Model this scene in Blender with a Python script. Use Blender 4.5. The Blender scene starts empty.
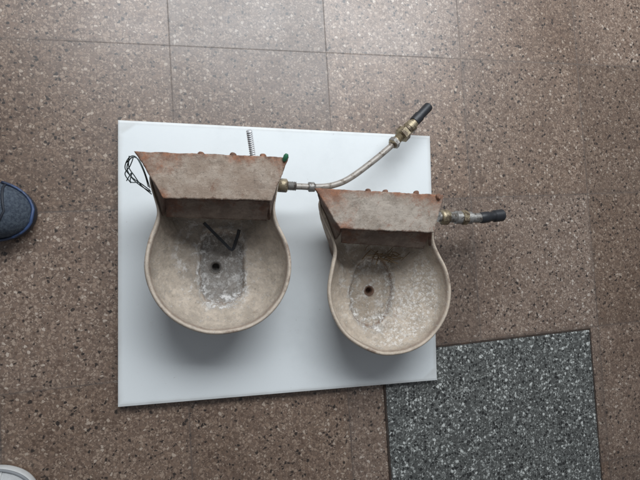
import bpy, bmesh, math, random
from mathutils import Vector, Matrix, noise
random.seed(7)
S = bpy.context.scene
COL = S.collection
H = 1.0
F = 504.0
# ---------------------------------------------------------------- camera frame
X = Vector((1910, -12, 504)).normalized()
Y = Vector((-202, -10975, 504)); Y = (Y - X*Y.dot(X)).normalized()
Z = X.cross(Y).normalized()
def pix(u, v, z=0.0):
    d = Vector((u-320, v-240, F))
    t = (H - z) / -(d.dot(Z))
    P = d*t
    return Vector((P.dot(X), P.dot(Y), z))
right = Vector((X.x, Y.x, Z.x)); down = Vector((X.y, Y.y, Z.y)); fwd = Vector((X.z, Y.z, Z.z))
cam = bpy.data.cameras.new('camera'); camo = bpy.data.objects.new('camera', cam); COL.objects.link(camo)
M = Matrix((right, -down, -fwd)).transposed().to_4x4(); M.translation = Vector((0, 0, H))
camo.matrix_world = M
cam.sensor_width = 36; cam.lens = 36*F/640; cam.clip_start = .01; cam.clip_end = 100
S.camera = camo

# ---------------------------------------------------------------- object helpers
def link(name, me, mat, parent=None, loc=None, smooth=True):
    o = bpy.data.objects.new(name, me); COL.objects.link(o)
    if mat: me.materials.append(mat)
    if smooth:
        for p in me.polygons: p.use_smooth = True
    if loc is not None: o.location = loc
    if parent: o.parent = parent
    return o
def tag(o, label, cat, group=None):
    o['label'] = label; o['category'] = cat
    if group: o['group'] = group
    return o
def empty(name, loc):
    o = bpy.data.objects.new(name, None); COL.objects.link(o); o.location = loc; o.empty_display_size = .02
    return o
def mesh_from(verts, faces, name='m', attrs=None):
    me = bpy.data.meshes.new(name); me.from_pydata([tuple(v) for v in verts], [], faces)
    me.validate(); me.update()
    for k, vals in (attrs or {}).items():
        a = me.attributes.new(k, 'FLOAT', 'POINT')
        for i, x in enumerate(vals): a.data[i].value = x
    return me
def recalc(me):
    bm = bmesh.new(); bm.from_mesh(me); bmesh.ops.recalc_face_normals(bm, faces=bm.faces); bm.to_mesh(me); bm.free()
def sharpen(me, deg=35):
    bm = bmesh.new(); bm.from_mesh(me)
    for e in bm.edges:
        if len(e.link_faces) == 2 and e.calc_face_angle(0) > math.radians(deg): e.smooth = False
    bm.to_mesh(me); bm.free()
def catmull(P, n=8, closed=False):
    out = []; N = len(P)
    rng = range(N) if closed else range(N-1)
    for i in rng:
        if closed: a, b, c, d = P[(i-1) % N], P[i], P[(i+1) % N], P[(i+2) % N]
        else: a, b, c, d = P[max(i-1, 0)], P[i], P[i+1], P[min(i+2, N-1)]
        for k in range(n):
            t = k/n
            out.append(.5*((2*b)+(c-a)*t+(2*a-5*b+4*c-d)*t*t+(3*b-a-3*c+d)*t**3))
    if not closed: out.append(P[-1])
    return out
def tube(P, r, segs=12, n=8, jit=0, org=Vector((0, 0, 0)), smoothp=True, flat=1.0):
    pts = catmull(P, n) if smoothp else P
    V = []; Fc = []; N = len(pts)
    up = Vector((0, 0, 1)); prev = None
    for i, p in enumerate(pts):
        t = (pts[min(i+1, N-1)]-pts[max(i-1, 0)]).normalized()
        if prev is None:
            a = t.cross(up)
            if a.length < .1: a = t.cross(Vector((1, 0, 0)))
        else: a = prev - t*prev.dot(t)
        a.normalize(); prev = a; b = t.cross(a)
        rr = r(i/(N-1)) if callable(r) else r
        for k in range(segs):
            q = 2*math.pi*(k+.5)/segs
            v = p + (a*math.cos(q)+b*math.sin(q)*flat)*rr
            if jit: v += noise.noise_vector(v*90)*jit
            V.append(v-org)
    for i in range(N-1):
        for k in range(segs):
            k2 = (k+1) % segs
            Fc.append((i*segs+k, i*segs+k2, (i+1)*segs+k2, (i+1)*segs+k))
    Fc.append(tuple(range(segs))[::-1]); Fc.append(tuple((N-1)*segs+k for k in range(segs)))
    me = mesh_from(V, Fc); recalc(me); return me
def revolve(p0, p1, prof, segs=24, org=Vector((0, 0, 0)), jit=0):
    ax = (p1-p0); t = ax.normalized(); a = t.cross(Vector((0, 0, 1)))
    if a.length < .1: a = t.cross(Vector((1, 0, 0)))
    a.normalize(); b = t.cross(a); V = []; Fc = []
    for (s, r) in prof:
        for k in range(segs):
            q = 2*math.pi*k/segs
            v = p0+ax*s+(a*math.cos(q)+b*math.sin(q))*r
            if jit: v += noise.noise_vector(v*120)*jit
            V.append(v-org)
    for i in range(len(prof)-1):
        for k in range(segs):
            k2 = (k+1) % segs
            Fc.append((i*segs+k, i*segs+k2, (i+1)*segs+k2, (i+1)*segs+k))
    Fc.append(tuple(range(segs))); Fc.append(tuple((len(prof)-1)*segs+k for k in range(segs)))
    me = mesh_from(V, Fc); recalc(me); sharpen(me); return me
def slab(c, th, nx=40, ny=20, jit=0, edgejit=0, round_=.0015, org=Vector((0, 0, 0))):
    A, B, Cc, D = c
    nrm = (B-A).cross(D-A).normalized()
    V = []; E = []; Cn = []; Fc = []
    idx = {}
    us = [0, .004]+[i/nx for i in range(1, nx)]+[.996, 1]
    vs = [0, .008]+[j/ny for j in range(1, ny)]+[.992, 1]
    w = (B-A).length; h = (D-A).length
    for side in (0, 1):
        for j, v in enumerate(vs):
            for i, u in enumerate(us):
                p = (A*(1-u)+B*u)*(1-v)+(D*(1-u)+Cc*u)*v
                e = min(u*w, (1-u)*w, v*h, (1-v)*h)
                cn = min((p-D).length*.62, (p-Cc).length, ((1-v)*h)*1.8+.012, (p-A).length*1.3+.01)
                on = i in (0, len(us)-1) or j in (0, len(vs)-1)
                off = 0
                if on: off = round_
                if edgejit:
                    f = max(0, 1-e/.008)
                    nv = noise.noise_vector(p*50)+.5*noise.noise_vector(p*320); nv -= nrm*nv.dot(nrm)
                    chip = max(0, noise.noise(p*70+Vector((4, 2, 1)))-.30)*2.2
                    p = p+nv*edgejit*f
                    cen = (A+B+Cc+D)/4
                    if on: p = p+(cen-p).normalized()*chip*edgejit*2.0
                if jit: p = p+nrm*(noise.noise(p*45)+.4*noise.noise(p*170))*jit
                p = p-nrm*(off if side == 0 else th-off)
                idx[side, j, i] = len(V); V.append(p-org); E.append(e); Cn.append(cn)
    nu, nv_ = len(us), len(vs)
    for side in (0, 1):
        for j in range(nv_-1):
            for i in range(nu-1):
                f = (idx[side, j, i], idx[side, j, i+1], idx[side, j+1, i+1], idx[side, j+1, i])
                Fc.append(f if side == 0 else f[::-1])
    ring = [(0, i) for i in range(nu)]+[(j, nu-1) for j in range(1, nv_)]+[(nv_-1, i) for i in range(nu-2, -1, -1)]+[(j, 0) for j in range(nv_-2, 0, -1)]
    for k in range(len(ring)):
        a = ring[k]; b = ring[(k+1) % len(ring)]
        Fc.append((idx[0, a[0], a[1]], idx[1, a[0], a[1]], idx[1, b[0], b[1]], idx[0, b[0], b[1]]))
    me = mesh_from(V, Fc, attrs={'edge': E, 'corner': Cn}); recalc(me); return me

# ---------------------------------------------------------------- material helpers
def newmat(name):
    m = bpy.data.materials.new(name); m.use_nodes = True
    nt = m.node_tree; nt.nodes.clear()
    out = nt.nodes.new('ShaderNodeOutputMaterial'); b = nt.nodes.new('ShaderNodeBsdfPrincipled')
    nt.links.new(b.outputs[0], out.inputs[0])
    return m, nt, b
class G:
    def __init__(s, nt): s.nt = nt; s.tc = nt.nodes.new('ShaderNodeTexCoord').outputs['Object']
    def n(s, t): return s.nt.nodes.new(t)
    def l(s, a, b):
        if isinstance(a, (int, float)): b.default_value = a
        elif isinstance(a, tuple): b.default_value = a if len(a) == 4 else (*a, 1)
        else: s.nt.links.new(a, b)
    def noise(s, scale, detail=4, rough=.6, vec=None, dist=0):
        x = s.n('ShaderNodeTexNoise'); s.l(vec or s.tc, x.inputs['Vector']); x.inputs['Scale'].default_value = scale
        x.inputs['Detail'].default_value = detail; x.inputs['Roughness'].default_value = rough; x.inputs['Distortion'].default_value = dist
        return x.outputs['Fac']
    def vor(s, scale, feat='F1', vec=None):
        x = s.n('ShaderNodeTexVoronoi'); x.feature = feat; s.l(vec or s.tc, x.inputs['Vector']); x.inputs['Scale'].default_value = scale
        return x
    def m(s, op, a, b=0, c=0, clamp=False):
        x = s.n('ShaderNodeMath'); x.operation = op; x.use_clamp = clamp
        s.l(a, x.inputs[0]); s.l(b, x.inputs[1]); s.l(c, x.inputs[2]); return x.outputs[0]
    def step(s, a, lo, hi):
        x = s.n('ShaderNodeMapRange'); x.interpolation_type = 'SMOOTHSTEP'; s.l(a, x.inputs[0])
        s.l(lo, x.inputs[1]); s.l(hi, x.inputs[2]); return x.outputs[0]
    def mix(s, f, a, b, mode='MIX'):
        x = s.n('ShaderNodeMix'); x.data_type = 'RGBA'; x.blend_type = mode; s.l(f, x.inputs[0]); s.l(a, x.inputs[6]); s.l(b, x.inputs[7])
        return x.outputs[2]
    def ramp(s, f, stops, const=False):
        x = s.n('ShaderNodeValToRGB'); s.l(f, x.inputs[0]); cr = x.color_ramp
        if const: cr.interpolation = 'CONSTANT'
        while len(cr.elements) < len(stops): cr.elements.new(.5)
        for e, (p, c) in zip(cr.elements, stops): e.position = p; e.color = (*c, 1)
        return x.outputs[0]
    def attr(s, k):
        x = s.n('ShaderNodeAttribute'); x.attribute_name = k; return x.outputs['Fac']
    def bump(s, h, strength, dist, b):
        x = s.n('ShaderNodeBump'); x.inputs['Strength'].default_value = strength; x.inputs['Distance'].default_value = dist
        s.l(h, x.inputs['Height']); s.nt.links.new(x.outputs[0], b.inputs['Normal'])
def simple(name, col, rough=.5, metal=0, var=.25, scale=60, bump=.2, col2=None, thr=(.45, .65)):
    m, nt, b = newmat(name); g = G(nt)
    f = g.noise(scale)
    c = g.mix(f, tuple(x*(1-var) for x in col), tuple(min(1, x*(1+var)) for x in col))
    if col2: c = g.mix(g.step(g.noise(scale*.6, 6, .7), *thr), c, col2)
    g.l(c, b.inputs['Base Color']); b.inputs['Roughness'].default_value = rough; b.inputs['Metallic'].default_value = metal
    g.bump(g.noise(scale*4), bump, .001, b)
    return m

# terrazzo floor -----------------------------------------------------------
TH = math.radians(2.6); U0 = -.011; V0 = .428; T = .316
def terrazzo(name, chips, matrix, scale, seams, bigf=.74):
    m, nt, b = newmat(name); g = G(nt)
    warp = g.n('ShaderNodeTexNoise'); g.l(g.tc, warp.inputs['Vector']); warp.inputs['Scale'].default_value = scale*.9; warp.inputs['Detail'].default_value = 3
    wv = g.n('ShaderNodeVectorMath'); wv.operation = 'MULTIPLY_ADD'; nt.links.new(warp.outputs['Color'], wv.inputs[0])
    wv.inputs[1].default_value = (1.1/scale,)*3; nt.links.new(g.tc, wv.inputs[2]); vec = wv.outputs[0]
    v1 = g.vor(scale, vec=vec); e1 = g.vor(scale, 'DISTANCE_TO_EDGE', vec=vec)
    sp = g.n('ShaderNodeSeparateColor'); nt.links.new(v1.outputs['Color'], sp.inputs[0])
    c = g.ramp(sp.outputs[0], chips, True)
    gap = g.m('MULTIPLY_ADD', sp.outputs[1], .24, .01)
    inside = g.step(e1.outputs['Distance'], gap, g.m('ADD', gap, .10))
    fine = g.vor(scale*2.7, vec=vec); sf = g.n('ShaderNodeSeparateColor'); nt.links.new(fine.outputs['Color'], sf.inputs[0])
    mat_c = g.mix(g.m('MULTIPLY', sf.outputs[0], .7), matrix, tuple(x*.42 for x in matrix))
    mat_c = g.mix(g.step(sf.outputs[1], .86, .88), mat_c, chips[-2][1])
    c = g.mix(inside, mat_c, c)
    v2 = g.vor(scale*.55, vec=vec); s2 = g.n('ShaderNodeSeparateColor'); nt.links.new(v2.outputs['Color'], s2.inputs[0])
    big = g.m('MULTIPLY', g.step(s2.outputs[0], bigf, bigf+.01), g.m('SUBTRACT', 1, g.step(v2.outputs['Distance'], .24, .32)))
    c = g.mix(big, c, g.ramp(s2.outputs[1], chips, True))
    c = g.mix(g.m('MULTIPLY', g.noise(scale*3, 3), .3), c, (.3, .27, .24), 'MULTIPLY')
    rough = g.m('MULTIPLY_ADD', g.noise(5, 7, .7), .30, .25)
    hgt = inside
    if seams:
        st = g.noise(2.6, 6, .66)
        c = g.mix(g.step(st, .44, .66), c, g.mix(.42, c, (.46, .37, .30), 'MULTIPLY'))
        c = g.mix(g.m('MULTIPLY', g.step(g.noise(9, 6, .7), .5, .7), .2), c, matrix)
        s = g.n('ShaderNodeSeparateXYZ'); nt.links.new(g.tc, s.inputs[0])
        u = g.m('ADD', g.m('MULTIPLY', s.outputs[0], math.cos(TH)), g.m('MULTIPLY', s.outputs[1], math.sin(TH)))
        v = g.m('SUBTRACT', g.m('MULTIPLY', s.outputs[1], math.cos(TH)), g.m('MULTIPLY', s.outputs[0], math.sin(TH)))
        u = g.m('DIVIDE', g.m('SUBTRACT', u, U0), T); v = g.m('DIVIDE', g.m('SUBTRACT', v, V0), T)
        cu = g.n('ShaderNodeCombineXYZ'); g.l(g.m('FLOOR', u), cu.inputs[0]); g.l(g.m('FLOOR', v), cu.inputs[1])
        wn = g.n('ShaderNodeTexWhiteNoise'); nt.links.new(cu.outputs[0], wn.inputs['Vector'])
        wc_ = g.n('ShaderNodeSeparateColor'); nt.links.new(wn.outputs['Color'], wc_.inputs[0])
        tc3 = g.n('ShaderNodeCombineColor')
        tone = g.m('MULTIPLY_ADD', wc_.outputs[1], .30, .82)
        g.l(tone, tc3.inputs[0]); g.l(g.m('MULTIPLY', tone, g.m('MULTIPLY_ADD', wc_.outputs[0], .08, .93)), tc3.inputs[1]); g.l(g.m('MULTIPLY', tone, g.m('MULTIPLY_ADD', wc_.outputs[0], .16, .87)), tc3.inputs[2])
        c = g.mix(1.0, c, tc3.outputs[0], 'MULTIPLY')
        du = g.m('ABSOLUTE', g.m('SUBTRACT', g.m('FRACT', u), .5)); dv = g.m('ABSOLUTE', g.m('SUBTRACT', g.m('FRACT', v), .5))
        d = g.m('SUBTRACT', .5, g.m('MAXIMUM', du, dv))
        d0 = d
        d = g.m('ADD', d, g.m('MULTIPLY', g.m('SUBTRACT', g.noise(110, 5, .7), .5), .008))
        line = g.m('SUBTRACT', 1, g.step(d, .0008, .0064))
        lw = g.step(g.noise(7, 5, .7), .35, .65)
        c = g.mix(g.m('MULTIPLY', line, g.m('MULTIPLY_ADD', lw, .40, .38)), c, (.070, .052, .043))
        c = g.mix(g.m('MULTIPLY', g.m('SUBTRACT', 1, g.step(d0, 0, .05)), .2), c, (.10, .075, .06))
        hgt = g.m('SUBTRACT', g.m('MULTIPLY', inside, .2), g.m('MULTIPLY', line, .35))
        rough = g.m('ADD', rough, g.m('MULTIPLY', line, .2))
    g.l(c, b.inputs['Base Color']); g.l(rough, b.inputs['Roughness'])
    b.inputs['Specular IOR Level'].default_value = .8
    g.bump(hgt, .14, .0006, b)
    return m
floor_m = terrazzo('brown_terrazzo', [(0, (.036, .027, .022)), (.12, (.135, .092, .068)), (.28, (.22, .157, .118)), (.50, (.30, .225, .174)), (.75, (.37, .295, .237)), (.92, (.50, .435, .37))], (.235, .172, .134), 176, True)
cover_m = terrazzo('grey_terrazzo', [(0, (.022, .023, .022)), (.36, (.070, .073, .069)), (.55, (.17, .178, .168)), (.73, (.37, .385, .365)), (.86, (.60, .62, .59))], (.125, .130, .122), 172, False, .84)

def board_mat():
    m, nt, b = newmat('white_laminate'); g = G(nt)
    c = g.mix(g.step(g.noise(5, 6, .65), .45, .75), (.76, .795, .80), (.69, .725, .73))
    sp = g.step(g.noise(160, 3, .7), .70, .76)
    c = g.mix(g.m('MULTIPLY', sp, .35), c, (.35, .31, .27))
    c = g.mix(g.m('MULTIPLY', g.step(g.noise(24, 8, .8), .58, .75), .16), c, (.45, .42, .37))
    e = g.attr('edge')
    c = g.mix(g.m('MULTIPLY', g.m('SUBTRACT', 1, g.step(e, 0, .010)), g.m('MULTIPLY', g.noise(40, 5), .6)), c, (.38, .35, .31))
    g.l(c, b.inputs['Base Color'])
    g.l(g.m('MULTIPLY_ADD', g.noise(9, 6, .7), .30, .28), b.inputs['Roughness'])
    g.bump(g.noise(30, 3), .03, .001, b)
    return m
def iron_mat(name, base, light, rust, dark, rustiness=.5, deposits=.5, seed=0, orange=(.34, .13, .06)):
    m, nt, b = newmat(name); g = G(nt)
    mp = g.n('ShaderNodeMapping'); nt.links.new(g.tc, mp.inputs[0]); mp.inputs['Location'].default_value = (seed*3.1, seed*1.7, seed); v = mp.outputs[0]
    c = g.mix(g.step(g.noise(20, 9, .74, v), .40, .60), base, light)
    mp3 = g.n('ShaderNodeMapping'); nt.links.new(g.tc, mp3.inputs[0]); mp3.inputs['Rotation'].default_value = (0, 0, -.2); mp3.inputs['Scale'].default_value = (.75, 1, 1)
    c = g.mix(g.m('MULTIPLY', g.step(g.noise(38, 9, .78, mp3.outputs[0]), .50, .64), .50), c, tuple(x*.58 for x in base))
    c = g.mix(g.m('MULTIPLY', g.step(g.noise(50, 8, .8, mp3.outputs[0], .3), .55, .66), .5), c, tuple(min(1, x*1.22) for x in light))
    c = g.mix(g.m('MULTIPLY', g.step(g.noise(27, 9, .8, v, .4), .55, .64), .60), c, rust)
    c = g.mix(g.m('MULTIPLY', g.step(g.noise(110, 5, .8, v, .5), .59, .69), deposits), c, tuple(min(1, x*1.45) for x in light))
    c = g.mix(g.m('MULTIPLY', g.step(g.noise(300, 3, .8, v), .58, .66), .45), c, dark)
    for rot, th_ in ((.6, .69), (-1.1, .71), (1.4, .72)):
        mp2 = g.n('ShaderNodeMapping'); nt.links.new(g.tc, mp2.inputs[0]); mp2.inputs['Rotation'].default_value = (0, 0, rot); mp2.inputs['Scale'].default_value = (.06, 1, 1)
        c = g.mix(g.m('MULTIPLY', g.step(g.noise(400, 2, .5, mp2.outputs[0]), th_, th_+.05), .45), c, tuple(min(1, x*1.5) for x in light))
    cn = g.m('ADD', g.attr('corner'), g.m('MULTIPLY', g.m('SUBTRACT', g.noise(24, 9, .78, v), .5), .15))
    rf = g.m('SUBTRACT', 1, g.step(cn, .002, .034*rustiness*1.6))
    c = g.mix(g.m('MULTIPLY', rf, .85), c, g.mix(g.step(g.noise(80, 6, .75, v), .44, .64), rust, orange))
    e = g.m('ADD', g.attr('edge'), g.m('MULTIPLY', g.m('SUBTRACT', g.noise(40, 7, .78, v), .5), .034))
    er = g.m('SUBTRACT', 1, g.step(e, -.002, .0035))
    c = g.mix(g.m('MULTIPLY', er, .8), c, g.mix(g.noise(120, 5, .7, v), rust, dark))
    g.l(c, b.inputs['Base Color']); b.inputs['Roughness'].default_value = .74
    b.inputs['Specular IOR Level'].default_value = .35
    h = g.m('ADD', g.noise(60, 9, .74, v), g.m('MULTIPLY', g.noise(260, 4, .7, v), .4))
    g.bump(h, .6, .0026, b)
    return m
def basin_mat(name, wall, floor_c, dep, rust, dark, seed, depamt, drain_c, side_dep, recamt, outline):
    m, nt, b = newmat(name); g = G(nt)
    mp = g.n('ShaderNodeMapping'); nt.links.new(g.tc, mp.inputs[0]); mp.inputs['Location'].default_value = (seed*2.3, seed, seed*.7); v = mp.outputs[0]
    p = g.attr('prof'); rec = g.attr('rec')
    c = g.mix(g.step(g.noise(18, 9, .74, v), .38, .62), wall, tuple(x*.78 for x in wall))
    c = g.mix(g.m('MULTIPLY', g.step(g.noise(55, 8, .8, v), .46, .60), .6), c, tuple(min(1, x*1.22) for x in wall))
    c = g.mix(g.m('MULTIPLY', g.step(g.noise(75, 8, .8, v, .5), .54, .64), .38), c, tuple(x*.5 for x in wall))
    rn = g.m('ADD', rec, g.m('MULTIPLY', g.m('SUBTRACT', g.noise(42, 9, .8, v), .5), .95))
    c = g.mix(g.m('MULTIPLY', g.step(rn, .42, .68), recamt), c, g.mix(g.step(g.noise(60, 7, .75, v), .4, .6), floor_c, tuple(x*1.5 for x in floor_c)))
    pn = g.m('ADD', p, g.m('MULTIPLY', g.m('SUBTRACT', g.noise(22, 7, .68, v), .5), .35))
    low = g.m('MULTIPLY', g.step(pn, 1.44, 1.60), .30)
    c = g.mix(low, c, tuple(x*1.4 for x in floor_c))
    # grime line in the step round the recess
    rl = g.m('ADD', rec, g.m('MULTIPLY', g.m('SUBTRACT', g.noise(60, 6, .75, v), .5), .22))
    ln = g.m('SUBTRACT', 1, g.step(g.m('ABSOLUTE', g.m('SUBTRACT', rl, .52)), .02, .11))
    c = g.mix(g.m('MULTIPLY', ln, outline), c, g.mix(.4, rust, dark))
    bandr = g.m('MULTIPLY', g.step(rn, .10, .35), g.m('SUBTRACT', 1, g.step(rn, .75, 1.15)))
    fl = g.step(g.noise(70, 9, .84, v, .3), .48, .56)
    c = g.mix(g.m('MULTIPLY', g.m('MULTIPLY', bandr, fl), .85), c, dep)
    fl3 = g.m('MULTIPLY', g.step(pn, 1.36, 1.50), g.step(g.noise(48, 9, .85, v, .3), .53, .59))
    c = g.mix(g.m('MULTIPLY', fl3, .6), c, dep)
    if side_dep:
        s = g.n('ShaderNodeSeparateXYZ'); nt.links.new(g.tc, s.inputs[0])
        fx = g.m('ADD', g.m('SUBTRACT', s.outputs[0], g.m('MULTIPLY', s.outputs[1], .6)), g.m('MULTIPLY', g.m('SUBTRACT', g.noise(25, 6, .75, v), .5), .10))
        flank = g.m('MULTIPLY', g.step(fx, .015, .08), g.step(p, 1.15, 1.25))
        f4 = g.step(g.noise(170, 7, .84, v, .2), .50, .57)
        c = g.mix(g.m('MULTIPLY', g.m('MULTIPLY', flank, f4), .8), c, dep)
    fl2 = g.step(g.noise(150, 6, .84, v, .4), .56, .62)
    c = g.mix(g.m('MULTIPLY', fl2, depamt), c, dep)
    c = g.mix(g.m('MULTIPLY', g.step(g.noise(130, 6, .8, v), .60, .67), .5), c, dark)
    c = g.mix(g.m('MULTIPLY', g.step(g.noise(16, 9, .8, v, .3), .57, .70), .42), c, rust)
    c = g.mix(g.m('MULTIPLY', g.step(p, 1.915, 1.94), .9), c, drain_c)
    rimd = g.m('ABSOLUTE', g.m('SUBTRACT', p, 1.0))
    chalk = g.m('SUBTRACT', 1, g.step(rimd, .02, .09))
    c = g.mix(g.m('MULTIPLY', chalk, g.m('MULTIPLY', g.step(g.noise(30, 8, .8, v), .38, .58), .6)), c, tuple(min(1, x*1.35) for x in wall))
    c = g.mix(g.m('MULTIPLY', chalk, g.m('MULTIPLY', g.step(g.noise(22, 8, .8, v), .54, .64), .6)), c, g.mix(.35, rust, dark))
    rimn = g.m('ADD', rimd, g.m('MULTIPLY', g.m('SUBTRACT', g.noise(30, 7, .78, v), .5), .10))
    inn = g.m('SUBTRACT', 1, g.step(g.m('ABSOLUTE', g.m('SUBTRACT', rimn, .11)), .0, .05))
    c = g.mix(g.m('MULTIPLY', inn, .5), c, g.mix(g.noise(70, 5, .7, v), dark, rust))
    out = g.m('SUBTRACT', 1, g.step(p, .80, .94))
    c = g.mix(g.m('MULTIPLY', out, .6), c, g.mix(g.noise(30, 6, .7, v), dark, rust))
    g.l(c, b.inputs['Base Color']); b.inputs['Roughness'].default_value = .68
    b.inputs['Specular IOR Level'].default_value = .42
    h = g.m('ADD', g.noise(45, 9, .78, v), g.m('MULTIPLY', g.noise(190, 5, .75, v), .5))
    h = g.m('ADD', h, g.m('MULTIPLY', g.m('MULTIPLY', bandr, fl), .3))
    h = g.m('ADD', h, g.m('MULTIPLY', fl2, .15))
    h = g.m('MULTIPLY', h, g.m('MULTIPLY_ADD', g.step(rimd, .08, .16), .7, .3))
    g.bump(h, .75, .0034, b)
    return m
RUST = (.20, .094, .056); DARK = (.060, .046, .038)
board_m = board_mat()
basin1_m = basin_mat('scaled_iron_tan', (.50, .425, .345), (.160, .148, .136), (.80, .78, .75), RUST, DARK, 1, .40, (.10, .088, .078), False, .82, .35)
basin2_m = basin_mat('scaled_iron_speckled', (.50, .42, .335), (.29, .235, .18), (.82, .79, .74), RUST, DARK, 5, .5, (.15, .075, .045), True, .65, .65)
lid1_m = iron_mat('rusty_plate_tan', (.315, .240, .185), (.42, .345, .28), RUST, DARK, .80, .45, 2)
lid2_m = iron_mat('rusty_plate_grey', (.32, .265, .215), (.44, .38, .32), (.23, .105, .062), DARK, .95, .55, 9)
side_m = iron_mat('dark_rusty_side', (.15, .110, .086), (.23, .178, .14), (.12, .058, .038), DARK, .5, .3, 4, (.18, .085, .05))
dark_m = simple('black_rubber', (.022, .024, .028), .45, 0, .4, 80, .2)
brass_m = simple('limed_brass', (.36, .30, .20), .42, .55, .35, 130, .5, (.13, .10, .07), (.48, .58))
grey_metal_m = simple('grey_fitting', (.34, .33, .31), .42, .6, .3, 150, .5, (.12, .10, .085), (.50, .62))
hose_m = simple('grey_beige_hose', (.36, .33, .295), .45, .25, .25, 150, .3, (.17, .14, .11), (.52, .62))
wire_m = simple('dark_wire', (.035, .05, .05), .5, .4, .4, 100, .2)
steel_m = simple('dull_steel', (.62, .63, .64), .4, .3, .2, 200, .3, (.25, .24, .22), (.6, .7))
green_m = simple('green_plastic', (.03, .16, .08), .45, 0, .3, 100, .2)
straw_m = simple('dry_straw', (.24, .165, .09), .85, 0, .5, 200, .3)
frame_m = iron_mat('dark_frame', (.035, .030, .026), (.065, .052, .044), (.08, .05, .035), (.018, .016, .014), .2, 0, 3, (.08, .05, .035))

# ---------------------------------------------------------------- setting
me = mesh_from([(-4, -4, 0), (4, -4, 0), (4, 4, 0), (-4, 4, 0)], [(0, 1, 2, 3)])
o = link('floor', me, floor_m, smooth=False); o['kind'] = 'structure'

def uv2w(u, v, z): return Vector((u*math.cos(TH)-v*math.sin(TH), u*math.sin(TH)+v*math.cos(TH), z))
cu0, cu1, cv1, cv0 = .383, .911, -.206, -.74
cc = uv2w((cu0+cu1)/2, (cv0+cv1)/2, 0)
cover = empty('floor_cover', cc); tag(cover, 'square black and white speckled terrazzo access cover set in the brown floor beside the board', 'floor cover')
b_ = .0042
q = [uv2w(cu0+b_, cv0+b_, .004), uv2w(cu1-b_, cv0+b_, .004), uv2w(cu1-b_, cv1-b_, .004), uv2w(cu0+b_, cv1-b_, .004)]
link('cover_slab', slab(q, .0035, 6, 6, round_=.0006, org=cc), cover_m, cover, smooth=False)
for (a0, a1, b0, b1) in ((cu0, cu1, cv1-b_+.0006, cv1), (cu0, cu1, cv0, cv0+b_-.0006), (cu0, cu0+b_-.0006, cv0+b_, cv1-b_), (cu1-b_+.0006, cu1, cv0+b_, cv1-b_)):
    q = [uv2w(a0, b0, .0034), uv2w(a1, b0, .0034), uv2w(a1, b1, .0034), uv2w(a0, b1, .0034)]
    link('frame_strip', slab(q, .0031, 30 if a1-a0 > .1 else 1, 1 if a1-a0 > .1 else 30, round_=.0003, edgejit=.0004, org=cc), frame_m, cover, smooth=False)

# ---------------------------------------------------------------- board
zt = .016
bq = [pix(118, 407, zt), pix(437, 380, zt), pix(430, 136, zt), pix(118, 120, zt)]
bc = sum(bq, Vector())/4; bc.z = 0
o = link('board', slab(bq, zt-.0008, 20, 20, round_=.0007, org=bc), board_m, None, bc, smooth=False)
tag(o, 'flat white laminated board lying on the floor under the two drinking bowls', 'board')

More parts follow.
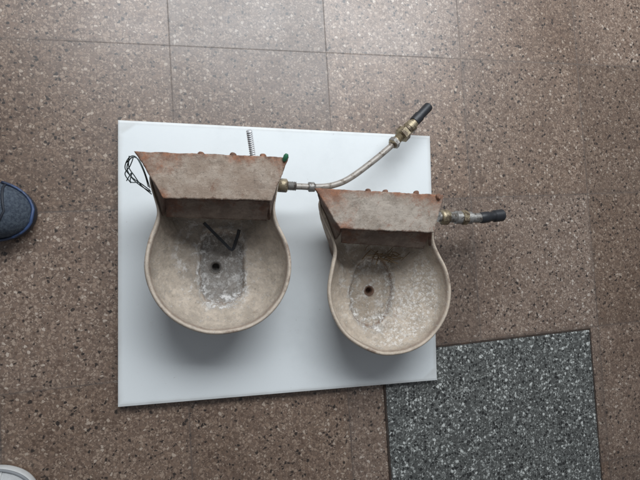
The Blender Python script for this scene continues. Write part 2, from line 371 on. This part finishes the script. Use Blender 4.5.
# ---------------------------------------------------------------- basins
def ray_outline(poly, c, ang):
    d = Vector((math.cos(ang), math.sin(ang))); best = 0
    for i in range(len(poly)):
        a = poly[i].xy-c.xy; b = poly[(i+1) % len(poly)].xy-c.xy; e = b-a
        den = d.x*e.y-d.y*e.x
        if abs(den) < 1e-12: continue
        t = (a.x*e.y-a.y*e.x)/den; s = (a.x*d.y-a.y*d.x)/den
        if t > 0 and -1e-6 <= s <= 1+1e-6: best = max(best, t)
    return best
def sstep(x, a, b):
    t = max(0, min(1, (x-a)/(b-a))); return t*t*(3-2*t)
def basin(outline, cpx, hpx, zr, zb, seed, root, recess):
    base = zt+.0005
    P = catmull([pix(u, v, zr) for u, v in outline], 8, True)
    c1 = pix(*cpx, zr); c2 = pix(*hpx, zb)
    rc = pix(recess[0], recess[1], zb); rw, rh, rp, rd, rrot = recess[2:]
    N = 300
    R = [ray_outline(P, c1, 2*math.pi*k/N) for k in range(N)]
    for _ in range(12): R = [(R[k-1]+2*R[k]+R[(k+1) % N])/4 for k in range(N)]
    D = zr-zb
    prof0 = [(.0, 0, base, 0, 1), (.50, 0, base, .05, 1), (.56, 0, base, .1, 1), (.585, 0, base+.004, .15, .9), (.62, 0, base+.014, .25, .7), (.73, 0, base+.026, .4, .5),
            (.84, 0, base+.042, .5, .3), (.92, 0, base+.060, .6, .1), (.955, 0, zr-.022, .7, 0), (1, -.003, zr-.012, .85, 0), (1, -.0006, zr-.007, .90, 0), (1, 0, zr-.0045, .93, 0),
            (1, -.0008, zr-.0018, .96, 0), (1, -.0026, zr-.0003, .99, 0), (1, -.0044, zr-.0001, 1.03, 0), (1, -.0064, zr-.0016, 1.07, 0), (1, -.0080, zr-.0050, 1.11, 0), (1, -.0100, zr-.013, 1.15, .05),
            (1, -.0130, zr-.026, 1.2, .12), (.985, -.0175, zr-D*.50, 1.27, .25), (.955, -.0235, zr-D*.66, 1.34, .4), (.895, -.0280, zr-D*.80, 1.41, .6),
            (.80, -.031, zr-D*.90, 1.48, .8), (.68, -.030, zr-D*.955, 1.54, .9), (.50, -.027, zr-D*.975, 1.64, 1), (.32, -.020, zr-D*.985, 1.78, 1), (.16, -.009, zr-D*.99, 1.88, 1)]
    prof = []
    for i in range(len(prof0)-1):
        a, b = prof0[i], prof0[i+1]
        n = 1 if b[3] <= 1.2 else (4 if b[3] <= 1.48 else 9)
        for k in range(n): prof.append(tuple(a[j]+(b[j]-a[j])*k/n for j in range(5)))
    prof.append(prof0[-1])
    V = []; Fc = []; A = []; RC = []
    def recf(v):
        dx, dy = v.x-rc.x, v.y-rc.y
        dx, dy = dx*math.cos(rrot)+dy*math.sin(rrot), -dx*math.sin(rrot)+dy*math.cos(rrot)
        q = (abs(dx/rw)**rp+abs(dy/rh)**rp)**(1/rp)
        q += noise.noise(v*45)*.06
        return q
    for (s, off, z, pr, bl) in prof:
        c = c1.lerp(c2, bl)
        for k in range(N):
            a = 2*math.pi*k/N
            r = max(R[k]*s+off, 0.0)
            if pr > 1.5:
                Rm = sum(R)/N
                w = min(1, (pr-1.5)/.3); r = r*(1-w)+(Rm*s+off)*w
            v = Vector((c.x+math.cos(a)*r, c.y+math.sin(a)*r, z))
            rr = 0
            if pr > 1.2:
                q = recf(v); v.z -= rd*(1-sstep(q, .93, 1.07)); v.z += .0015*math.exp(-((q-1.13)/.06)**2); rr = 1-sstep(q, .62, 1.38)
            if pr > .3:
                rim = .80 < pr < 1.16
                if rim:
                    v += noise.noise_vector(Vector((v.x, v.y, 0))*16+Vector((seed,)*3))*.0012+noise.noise_vector(v*90)*.00012
                else:
                    v += noise.noise_vector(v*38+Vector((seed,)*3))*.0014+noise.noise_vector(v*110+Vector((seed,)*3))*.0007
            V.append(v-root); A.append(pr); RC.append(rr)
    zf = zb+D*.01-rd
    for (r, dz, pr) in ((.0125, .0005, 1.91), (.0105, .0026, 1.93), (.0078, .0022, 1.98), (.0066, -.001, 2.0), (.0062, -.012, 2.1), (.0001, -.012, 2.1)):
        for k in range(N):
            a = 2*math.pi*k/N
            V.append(Vector((c2.x+math.cos(a)*r, c2.y+math.sin(a)*r, zf+dz))-root); A.append(pr); RC.append(.8)
    n = len(V)//N
    for i in range(n-1):
        for k in range(N):
            k2 = (k+1) % N
            Fc.append((i*N+k, i*N+k2, (i+1)*N+k2, (i+1)*N+k))
    me = mesh_from(V, Fc, attrs={'prof': A, 'rec': RC})
    bm = bmesh.new(); bm.from_mesh(me); bmesh.ops.remove_doubles(bm, verts=bm.verts[:], dist=1e-6); bmesh.ops.recalc_face_normals(bm, faces=bm.faces); bm.to_mesh(me); bm.free()
    return me
def merge(name, quads, th, root, mat, parent, n=24):
    bm = bmesh.new()
    for q in quads:
        m_ = slab(q, th, n, 10, jit=.0007, edgejit=.0006, org=root); bm.from_mesh(m_)
    me = bpy.data.meshes.new(name); bm.to_mesh(me); bm.free()
    return link(name, me, mat, parent)

# ---- left bowl
ZR = .118; ZL = .165
root1 = pix(218, 262, ZR); root1 = Vector((root1.x, root1.y, zt))
bowl1 = empty('drinking_bowl', root1)
tag(bowl1, 'larger left rusty iron livestock drinking bowl with a long hose', 'drinking bowl')
out1 = [(147, 178), (153, 194), (158, 208), (155, 222), (148, 240), (144, 264), (148, 288), (160, 309), (180, 325), (205, 334), (230, 334), (255, 326), (275, 310), (288, 288), (292, 264), (288, 243), (279, 224), (275, 208), (277, 192), (281, 178), (270, 168), (216, 165), (158, 166)]
link('basin', basin(out1, (218, 262), (216, 267), ZR, .045, 3, root1, (222, 267, .040, .066, 3.6, .0075, 0)), basin1_m, bowl1)
L = [pix(163, 198, ZL-.004), pix(272, 201, ZL-.004), pix(289, 157, ZL+.002), pix(134, 151, ZL+.002)]
lid = link('lid', slab(L, .006, 70, 26, jit=.0008, edgejit=.0012, round_=.0018, org=root1), lid1_m, bowl1)
zb_ = ZR-.006
def housing(L, B, front_low, root, parent):
    def dn(p): return p+Vector((0, 0, -.0055))
    fl, fr, br, bl = [dn(p) for p in L]
    cen = (fl+fr+br+bl)/4
    ins = lambda p: p+(cen-p).normalized()*.004
    fl, fr, br, bl = map(ins, (fl, fr, br, bl))
    bfl, bfr, bbr, bbl = B
    f0, f1 = front_low
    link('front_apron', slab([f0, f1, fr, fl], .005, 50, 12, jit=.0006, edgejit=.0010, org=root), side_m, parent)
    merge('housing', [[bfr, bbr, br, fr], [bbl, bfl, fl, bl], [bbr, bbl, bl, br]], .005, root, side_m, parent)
B1 = [pix(162, 216, zb_), pix(270, 220, zb_), pix(279, 172, zb_), pix(150, 170, zb_)]
housing(L, B1, (pix(166, 217, ZR+.006), pix(267, 221, ZR+.006)), root1, bowl1)

def bolt(px, z, r, h, mat, parent, root, axis=Vector((0, 0, 1)), name='bolt'):
    p = pix(*px, z)
    return link(name, revolve(p, p+axis*h, [(0, r), (.45, r), (.75, r*.88), (.95, r*.55), (1, r*.2)], 14, root, .0009), mat, parent)
ax = Vector((0, 1, .1)).normalized()
for px in ((201, 157), (233, 158), (263, 159)):
    bolt(px, ZL-.007, .0060, .009, lid1_m, bowl1, root1, ax)
p0, p1 = pix(253, 157, .140), pix(249, 130, .165)
pr = [(0, .0040)]
for i in range(13): pr += [(.04+i*.072, .0037), (.04+i*.072+.035, .0055)]
pr += [(1, .0037)]
link('threaded_rod', revolve(p0, p1, pr, 14, root1), steel_m, bowl1)
p0, p1 = pix(284, 161, ZL+.002), pix(287, 154, ZL+.008)
link('green_cap', revolve(p0, p1, [(0, .003), (.3, .0042), (.75, .0042), (1, .0025)], 14, root1, .0003), green_m, bowl1)
me = tube([pix(204, 223, .085), pix(206, 225, .083), pix(230, 249, .058), pix(232, 250, .057), pix(233.5, 248.5, .058), pix(238, 235, .066), pix(239, 230, .070)], .0036, 4, 1, .0002, root1, smoothp=False, flat=.8)
sharpen(me); link('float_lever', me, dark_m, bowl1)

pn0, pn1 = pix(277, 185, .098), pix(292, 186, .098)
hx = link('inlet_hose', tube([pix(284, 186, .098), pix(300, 186.5, .097), pix(318, 187, .094), pix(334, 185, .092), pix(350, 178, .088), pix(372, 162, .080), pix(390, 147, .073), pix(404, 134, .068)], .0060, 18, 10, .0002, root1), hose_m, bowl1)
def sub(name, a, b, prof, mat, parent, segs=24, jit=.0001, org=None):
    return link(name, revolve(a, b, prof, segs, org or root1, jit), mat, parent)
HEX = [(0, .82), (.10, 1), (.90, 1), (1, .82)]
def threads(t0, t1, r, n):
    out = []
    for i in range(n):
        a = t0+(t1-t0)*i/n; out += [(a, r), (a+(t1-t0)*.5/n, r*.86)]
    return out+[(t1, r)]
sub('hex_nut', pn0, pn1.lerp(pn0, .30), [(t, r*.0128) for t, r in HEX], brass_m, hx, 6)
sub('threaded_collar', pn0.lerp(pn1, .68), pn1.lerp(pn1+(pn1-pn0), .25), threads(0, 1, .0086, 5), grey_metal_m, hx, 20)
sub('hex_nut', pix(308, 187, .0955), pix(315, 187, .0955), [(t, r*.0092) for t, r in HEX], grey_metal_m, hx, 6)
a, b = pix(392, 145, .0725), pix(417, 120, .063)
sub('coupling', a, b, [(0, .0078), (.03, .0102), (.17, .0102), (.19, .0080)]+threads(.20, .32, .0090, 4)+[(.34, .0095), (.56, .0095), (.57, .0112), (.64, .0112), (.65, .0124), (.80, .0124), (.82, .0095), (1, .0092)], brass_m, hx, 24, .0002)
sub('hex_nut', a.lerp(b, .33), a.lerp(b, .54), [(t, r*.0160) for t, r in HEX], brass_m, hx, 6)
sub('hex_nut', a.lerp(b, .03), a.lerp(b, .15), [(t, r*.0125) for t, r in HEX], grey_metal_m, hx, 6)
a2, b2 = pix(414, 122, .064), pix(429, 106, .060)
sub('hose_end', a2, b2, [(0, .0105), (.1, .0112), (.35, .0112), (.38, .0095), (.9, .0100), (.98, .0092), (1, .007)], dark_m, hx, 20, .0002)

# ---- right bowl
ZR2 = .108; ZL2 = .152
root2 = pix(388, 292, ZR2); root2 = Vector((root2.x, root2.y, zt))
bowl2 = empty('drinking_bowl', root2)
tag(bowl2, 'smaller right rusty iron livestock drinking bowl with bits of straw inside', 'drinking bowl')
out2 = [(316, 204), (324, 220), (333, 236), (335, 250), (331, 268), (328, 290), (332, 314), (345, 336), (365, 350), (388, 356), (412, 352), (433, 338), (447, 317), (452, 292), (448, 270), (439, 252), (434, 238), (435, 222), (437, 208), (425, 198), (380, 195), (328, 194)]
link('basin', basin(out2, (390, 290), (370, 291), ZR2, .043, 11, root2, (371, 292, .044, .068, 2.2, .0085, -.12)), basin2_m, bowl2)
L2 = [pix(340, 229, ZL2-.003), pix(434, 233, ZL2-.003), pix(444, 195, ZL2+.002), pix(315, 188, ZL2+.002)]
link('lid', slab(L2, .006, 70, 26, jit=.0009, edgejit=.0014, round_=.0018, org=root2), lid2_m, bowl2)
zc = ZR2-.006
B2 = [pix(335, 240, zc), pix(431, 246, zc), pix(434, 206, zc), pix(320, 202, zc)]
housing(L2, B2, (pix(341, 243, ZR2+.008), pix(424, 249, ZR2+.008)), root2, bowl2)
for px in ((368, 193), (385, 194), (416, 195)):
    bolt(px, ZL2-.007, .0055, .008, lid2_m, bowl2, root2, ax)
bolt((438, 197), ZL2+.001, .0055, .007, lid2_m, bowl2, root2)
a, b = pix(438, 217, .088), pix(482, 218, .086)
ft = link('inlet_fitting', revolve(a, b, [(0, .0098), (.26, .0098), (.27, .0112)]+threads(.28, .38, .0108, 3)+[(.39, .0132), (.50, .0135), (.51, .0115), (.62, .0115), (.63, .0128), (.74, .0128)]+threads(.76, .92, .0100, 5)+[(1, .0092)], 24, root2, .0003), grey_metal_m, bowl2)
link('hex_nut', revolve(a.lerp(b, .05), a.lerp(b, .24), [(t, r*.0155) for t, r in HEX], 6, root2, .0001), brass_m, ft)
link('hex_nut', revolve(a.lerp(b, .52), a.lerp(b, .66), [(t, r*.0148) for t, r in HEX], 6, root2, .0001), brass_m, ft)
a, b = pix(480, 218, .086), pix(503, 215, .084)
link('hose_end', revolve(a, b, [(0, .0110), (.1, .0118), (.35, .0118), (.4, .0100), (.55, .0100), (.6, .0125), (.95, .0128), (1, .0105), (1.001, .0070), (.6, .0065)], 20, root2, .0002), dark_m, ft)

# ---- wire bundle on the left bowl's lid
wpts = [(151, 192, .13), (141, 186, .14), (132, 178, .145), (127, 168, .15), (131, 158, .168), (138, 159, .171), (144, 170, .171), (150, 188, .13)]
wc = pix(137, 175, zt)
bmw = bmesh.new()
def jw(seq, a): return [(u+random.uniform(-a, a), v+random.uniform(-a, a), z) for u, v, z in seq]
for seq in (wpts, jw(wpts, 2.2), jw(wpts[:5], 2.5), jw([(127, 180, .15), (133, 172, .152), (130, 182, .15), (139, 184, .148), (147, 188, .14)], 1.5),
            [(126, 163, .156), (133, 157, .171), (130, 166, .156), (125, 174, .15), (131, 183, .148)]):
    bmw.from_mesh(tube([pix(*p) for p in seq], .00085, 8, 8, 0, wc))
me = bpy.data.meshes.new('w'); bmw.to_mesh(me); bmw.free()
o = link('wire', me, wire_m, None, wc); tag(o, 'thin dark tangled wire looped around the left corner of the left bowl', 'wire')

# ---- straws
for i in range(26):
    c = Vector((386+random.gauss(0, 10), 257+random.gauss(0, 3.5))); a = random.uniform(-.9, 1.5); ln = random.uniform(3, 9)
    z = .066+random.uniform(-.004, .010)
    pts = [pix(c.x-ln*math.cos(a), c.y+ln*math.sin(a)*.6, z+random.uniform(-.006, .006)), pix(c.x, c.y+random.uniform(-1.5, 1.5), z+.003), pix(c.x+ln*math.cos(a), c.y-ln*math.sin(a)*.6, z+random.uniform(-.006, .006))]
    oc = pts[1].copy()
    o = link('straw', tube([p-oc for p in pts], random.uniform(.0006, .0012), 6, 5, 0), straw_m, None, oc)
    tag(o, 'bit of dry straw lying inside the right bowl under its hood', 'straw', 'dry straws in the right bowl')

# ---------------------------------------------------------------- shoes
def shoe(tip, ang, label, up_m, sole_m, trim_m, lace_m, W=.052, Lg=.285):
    root = empty('shoe', Vector((tip.x, tip.y, 0))); root.rotation_euler = (0, 0, ang)
    tag(root, label, 'shoe')
    def hw(s):
        return W*(max(0, 1-(1-min(s, .28)/.28)**2.3))**.5*(1 if s < .3 else 1-.26*math.sin(min(1, (s-.3)/.45)*math.pi/2)**2)*(1 if s < .88 else max(0.0, 1-((s-.88)/.12)**2.6)**.5)
    def top(s): return .030+.030*min(1, s/.45)+(.025*max(0, (s-.35)/.3) if s < .65 else .025)
    V = []; Fc = []; n = 56; ss = [0.5-.5*math.cos(math.pi*i/n) for i in range(n+1)]
    ring = [(-Lg*s, hw(s)) for s in ss]+[(-Lg*s, -hw(s)) for s in ss[-2:0:-1]]
    NR = len(ring)
    for (k, z) in ((.90, .001), (.97, .004), (1, .010), (1, .018), (1.0, .024), (.97, .027), (.93, .028)):
        for (x, y) in ring:
            V.append(Vector((-Lg/2+(x+Lg/2)*(1-(1-k)*.4), y*k, z+ (.010*max(0, (1+x/.05)) if x > -.05 else 0)*.7)))
    for i in range(6):
        for k in range(NR): Fc.append((i*NR+k, i*NR+(k+1) % NR, (i+1)*NR+(k+1) % NR, (i+1)*NR+k))
    Fc.append(tuple(range(NR))); Fc.append(tuple(6*NR+k for k in range(NR)))
    me = mesh_from(V, Fc); recalc(me); link('sole', me, sole_m, root)
    V = []; Fc = []; m_ = 28; sU = [max(.012, s) for s in ss[1:-1]]
    for s in sU:
        w = hw(s)*.955; h = top(s)*min(1, (s/.10))**.45
        op = 0 if s < .50 else min(1, (s-.50)/.10)
        for j in range(m_+1):
            ph = math.pi*j/m_
            cy = math.cos(ph); sy = math.sin(ph)**.75
            lim = .48*op
            if abs(cy) < lim: cy = math.copysign(lim, cy if cy else 1)
            V.append(Vector((-Lg*s*.985-.003, w*cy, .022+(.007 if s < .1 else .007*max(0, 1-(s-.1)/.1))+h*sy)))
    nS = len(sU)
    for i in range(nS-1):
        opn = sU[i] >= .52
        for j in range(m_):
            if opn and abs(math.cos(math.pi*(j+.5)/m_)) < .40 and sU[i] < .93: continue
            Fc.append((i*(m_+1)+j, i*(m_+1)+j+1, (i+1)*(m_+1)+j+1, (i+1)*(m_+1)+j))
    Fc.append(tuple(range(m_+1))); Fc.append(tuple((nS-1)*(m_+1)+j for j in range(m_+1)))
    me = mesh_from(V, Fc); recalc(me); uo = link('upper', me, up_m, root)
    md = uo.modifiers.new('s', 'SOLIDIFY'); md.thickness = .002
    P = []
    for i in range(41):
        t = -1+2*i/40; s = .004+.20*abs(t)**1.6
        P.append(Vector((-Lg*s*.985-.002, math.copysign(hw(max(s, .006))*1.0, t), .033+.004*(1-abs(t)))))
    link('toe_trim', tube(P, .0026, 10, 1, 0, smoothp=False), trim_m, root)
    P = []
    for i in range(25):
        ph = math.pi*(.06+.88*i/24); s = .125+.05*abs(math.cos(ph)); w = hw(s)*.955
        P.append(Vector((-Lg*s*.985-.003, w*math.cos(ph), .0235+top(s)*math.sin(ph)**.75+.003*math.sin(ph))))
    link('toe_seam', tube(P, .0022, 8, 1, 0, smoothp=False), sole_m, root)
    for s in (.30, .36, .42, .48):
        P = [Vector((-Lg*s, hw(s)*math.cos(a_)*.62, .034+top(s)*math.sin(a_)**.6)) for a_ in [math.pi*(.16+.68*k/8) for k in range(9)]]
        link('lace', tube(P, .0022, 8, 3), lace_m, root)
    return root
blue_up = simple('navy_mesh', (.035, .048, .070), .75, 0, .45, 320, .9, (.075, .095, .12), (.42, .6))
blue_sole = simple('dark_sole', (.018, .022, .032), .6, 0, .3, 60, .2)
blue_trim = simple('blue_trim', (.035, .065, .15), .5, 0, .3, 60, .2, (.02, .03, .06), (.44, .56))
white_up = simple('grey_white_mesh', (.50, .51, .51), .7, 0, .2, 260, .6)
white_sole = simple('white_sole', (.62, .63, .62), .5, 0, .15, 60, .1, (.40, .38, .35), (.55, .7))
grey_trim = simple('grey_trim', (.22, .23, .24), .6, 0, .2, 60, .2)
shoe(pix(37, 217, .02), math.radians(-8), 'navy blue sneaker toe poking in at the left edge', blue_up, blue_sole, blue_trim, white_sole)
shoe(pix(38, 491, .02), math.radians(0), 'pale grey white shoe toe at the bottom left corner', white_up, white_sole, grey_trim, white_sole, W=.048)

# ---------------------------------------------------------------- light
w = bpy.data.worlds.new('World'); S.world = w; w.use_nodes = True
bg = w.node_tree.nodes['Background']; bg.inputs[0].default_value = (.88, .92, 1, 1); bg.inputs[1].default_value = .17
def area(name, loc, target, sx, sy, power, col):
    l = bpy.data.lights.new(name, 'AREA'); l.shape = 'RECTANGLE'; l.size = sx; l.size_y = sy; l.energy = power; l.color = col
    o = bpy.data.objects.new(name, l); COL.objects.link(o); o.location = loc
    o.rotation_euler = (Vector(target)-Vector(loc)).to_track_quat('-Z', 'Y').to_euler()
area('daylight_from_doorway', (.40, 1.45, 1.58), (.25, .28, 0), 2.1, .95, 58, (.91, .955, 1))
S.view_settings.view_transform = 'Standard'; S.view_settings.look = 'None'; S.view_settings.exposure = 0
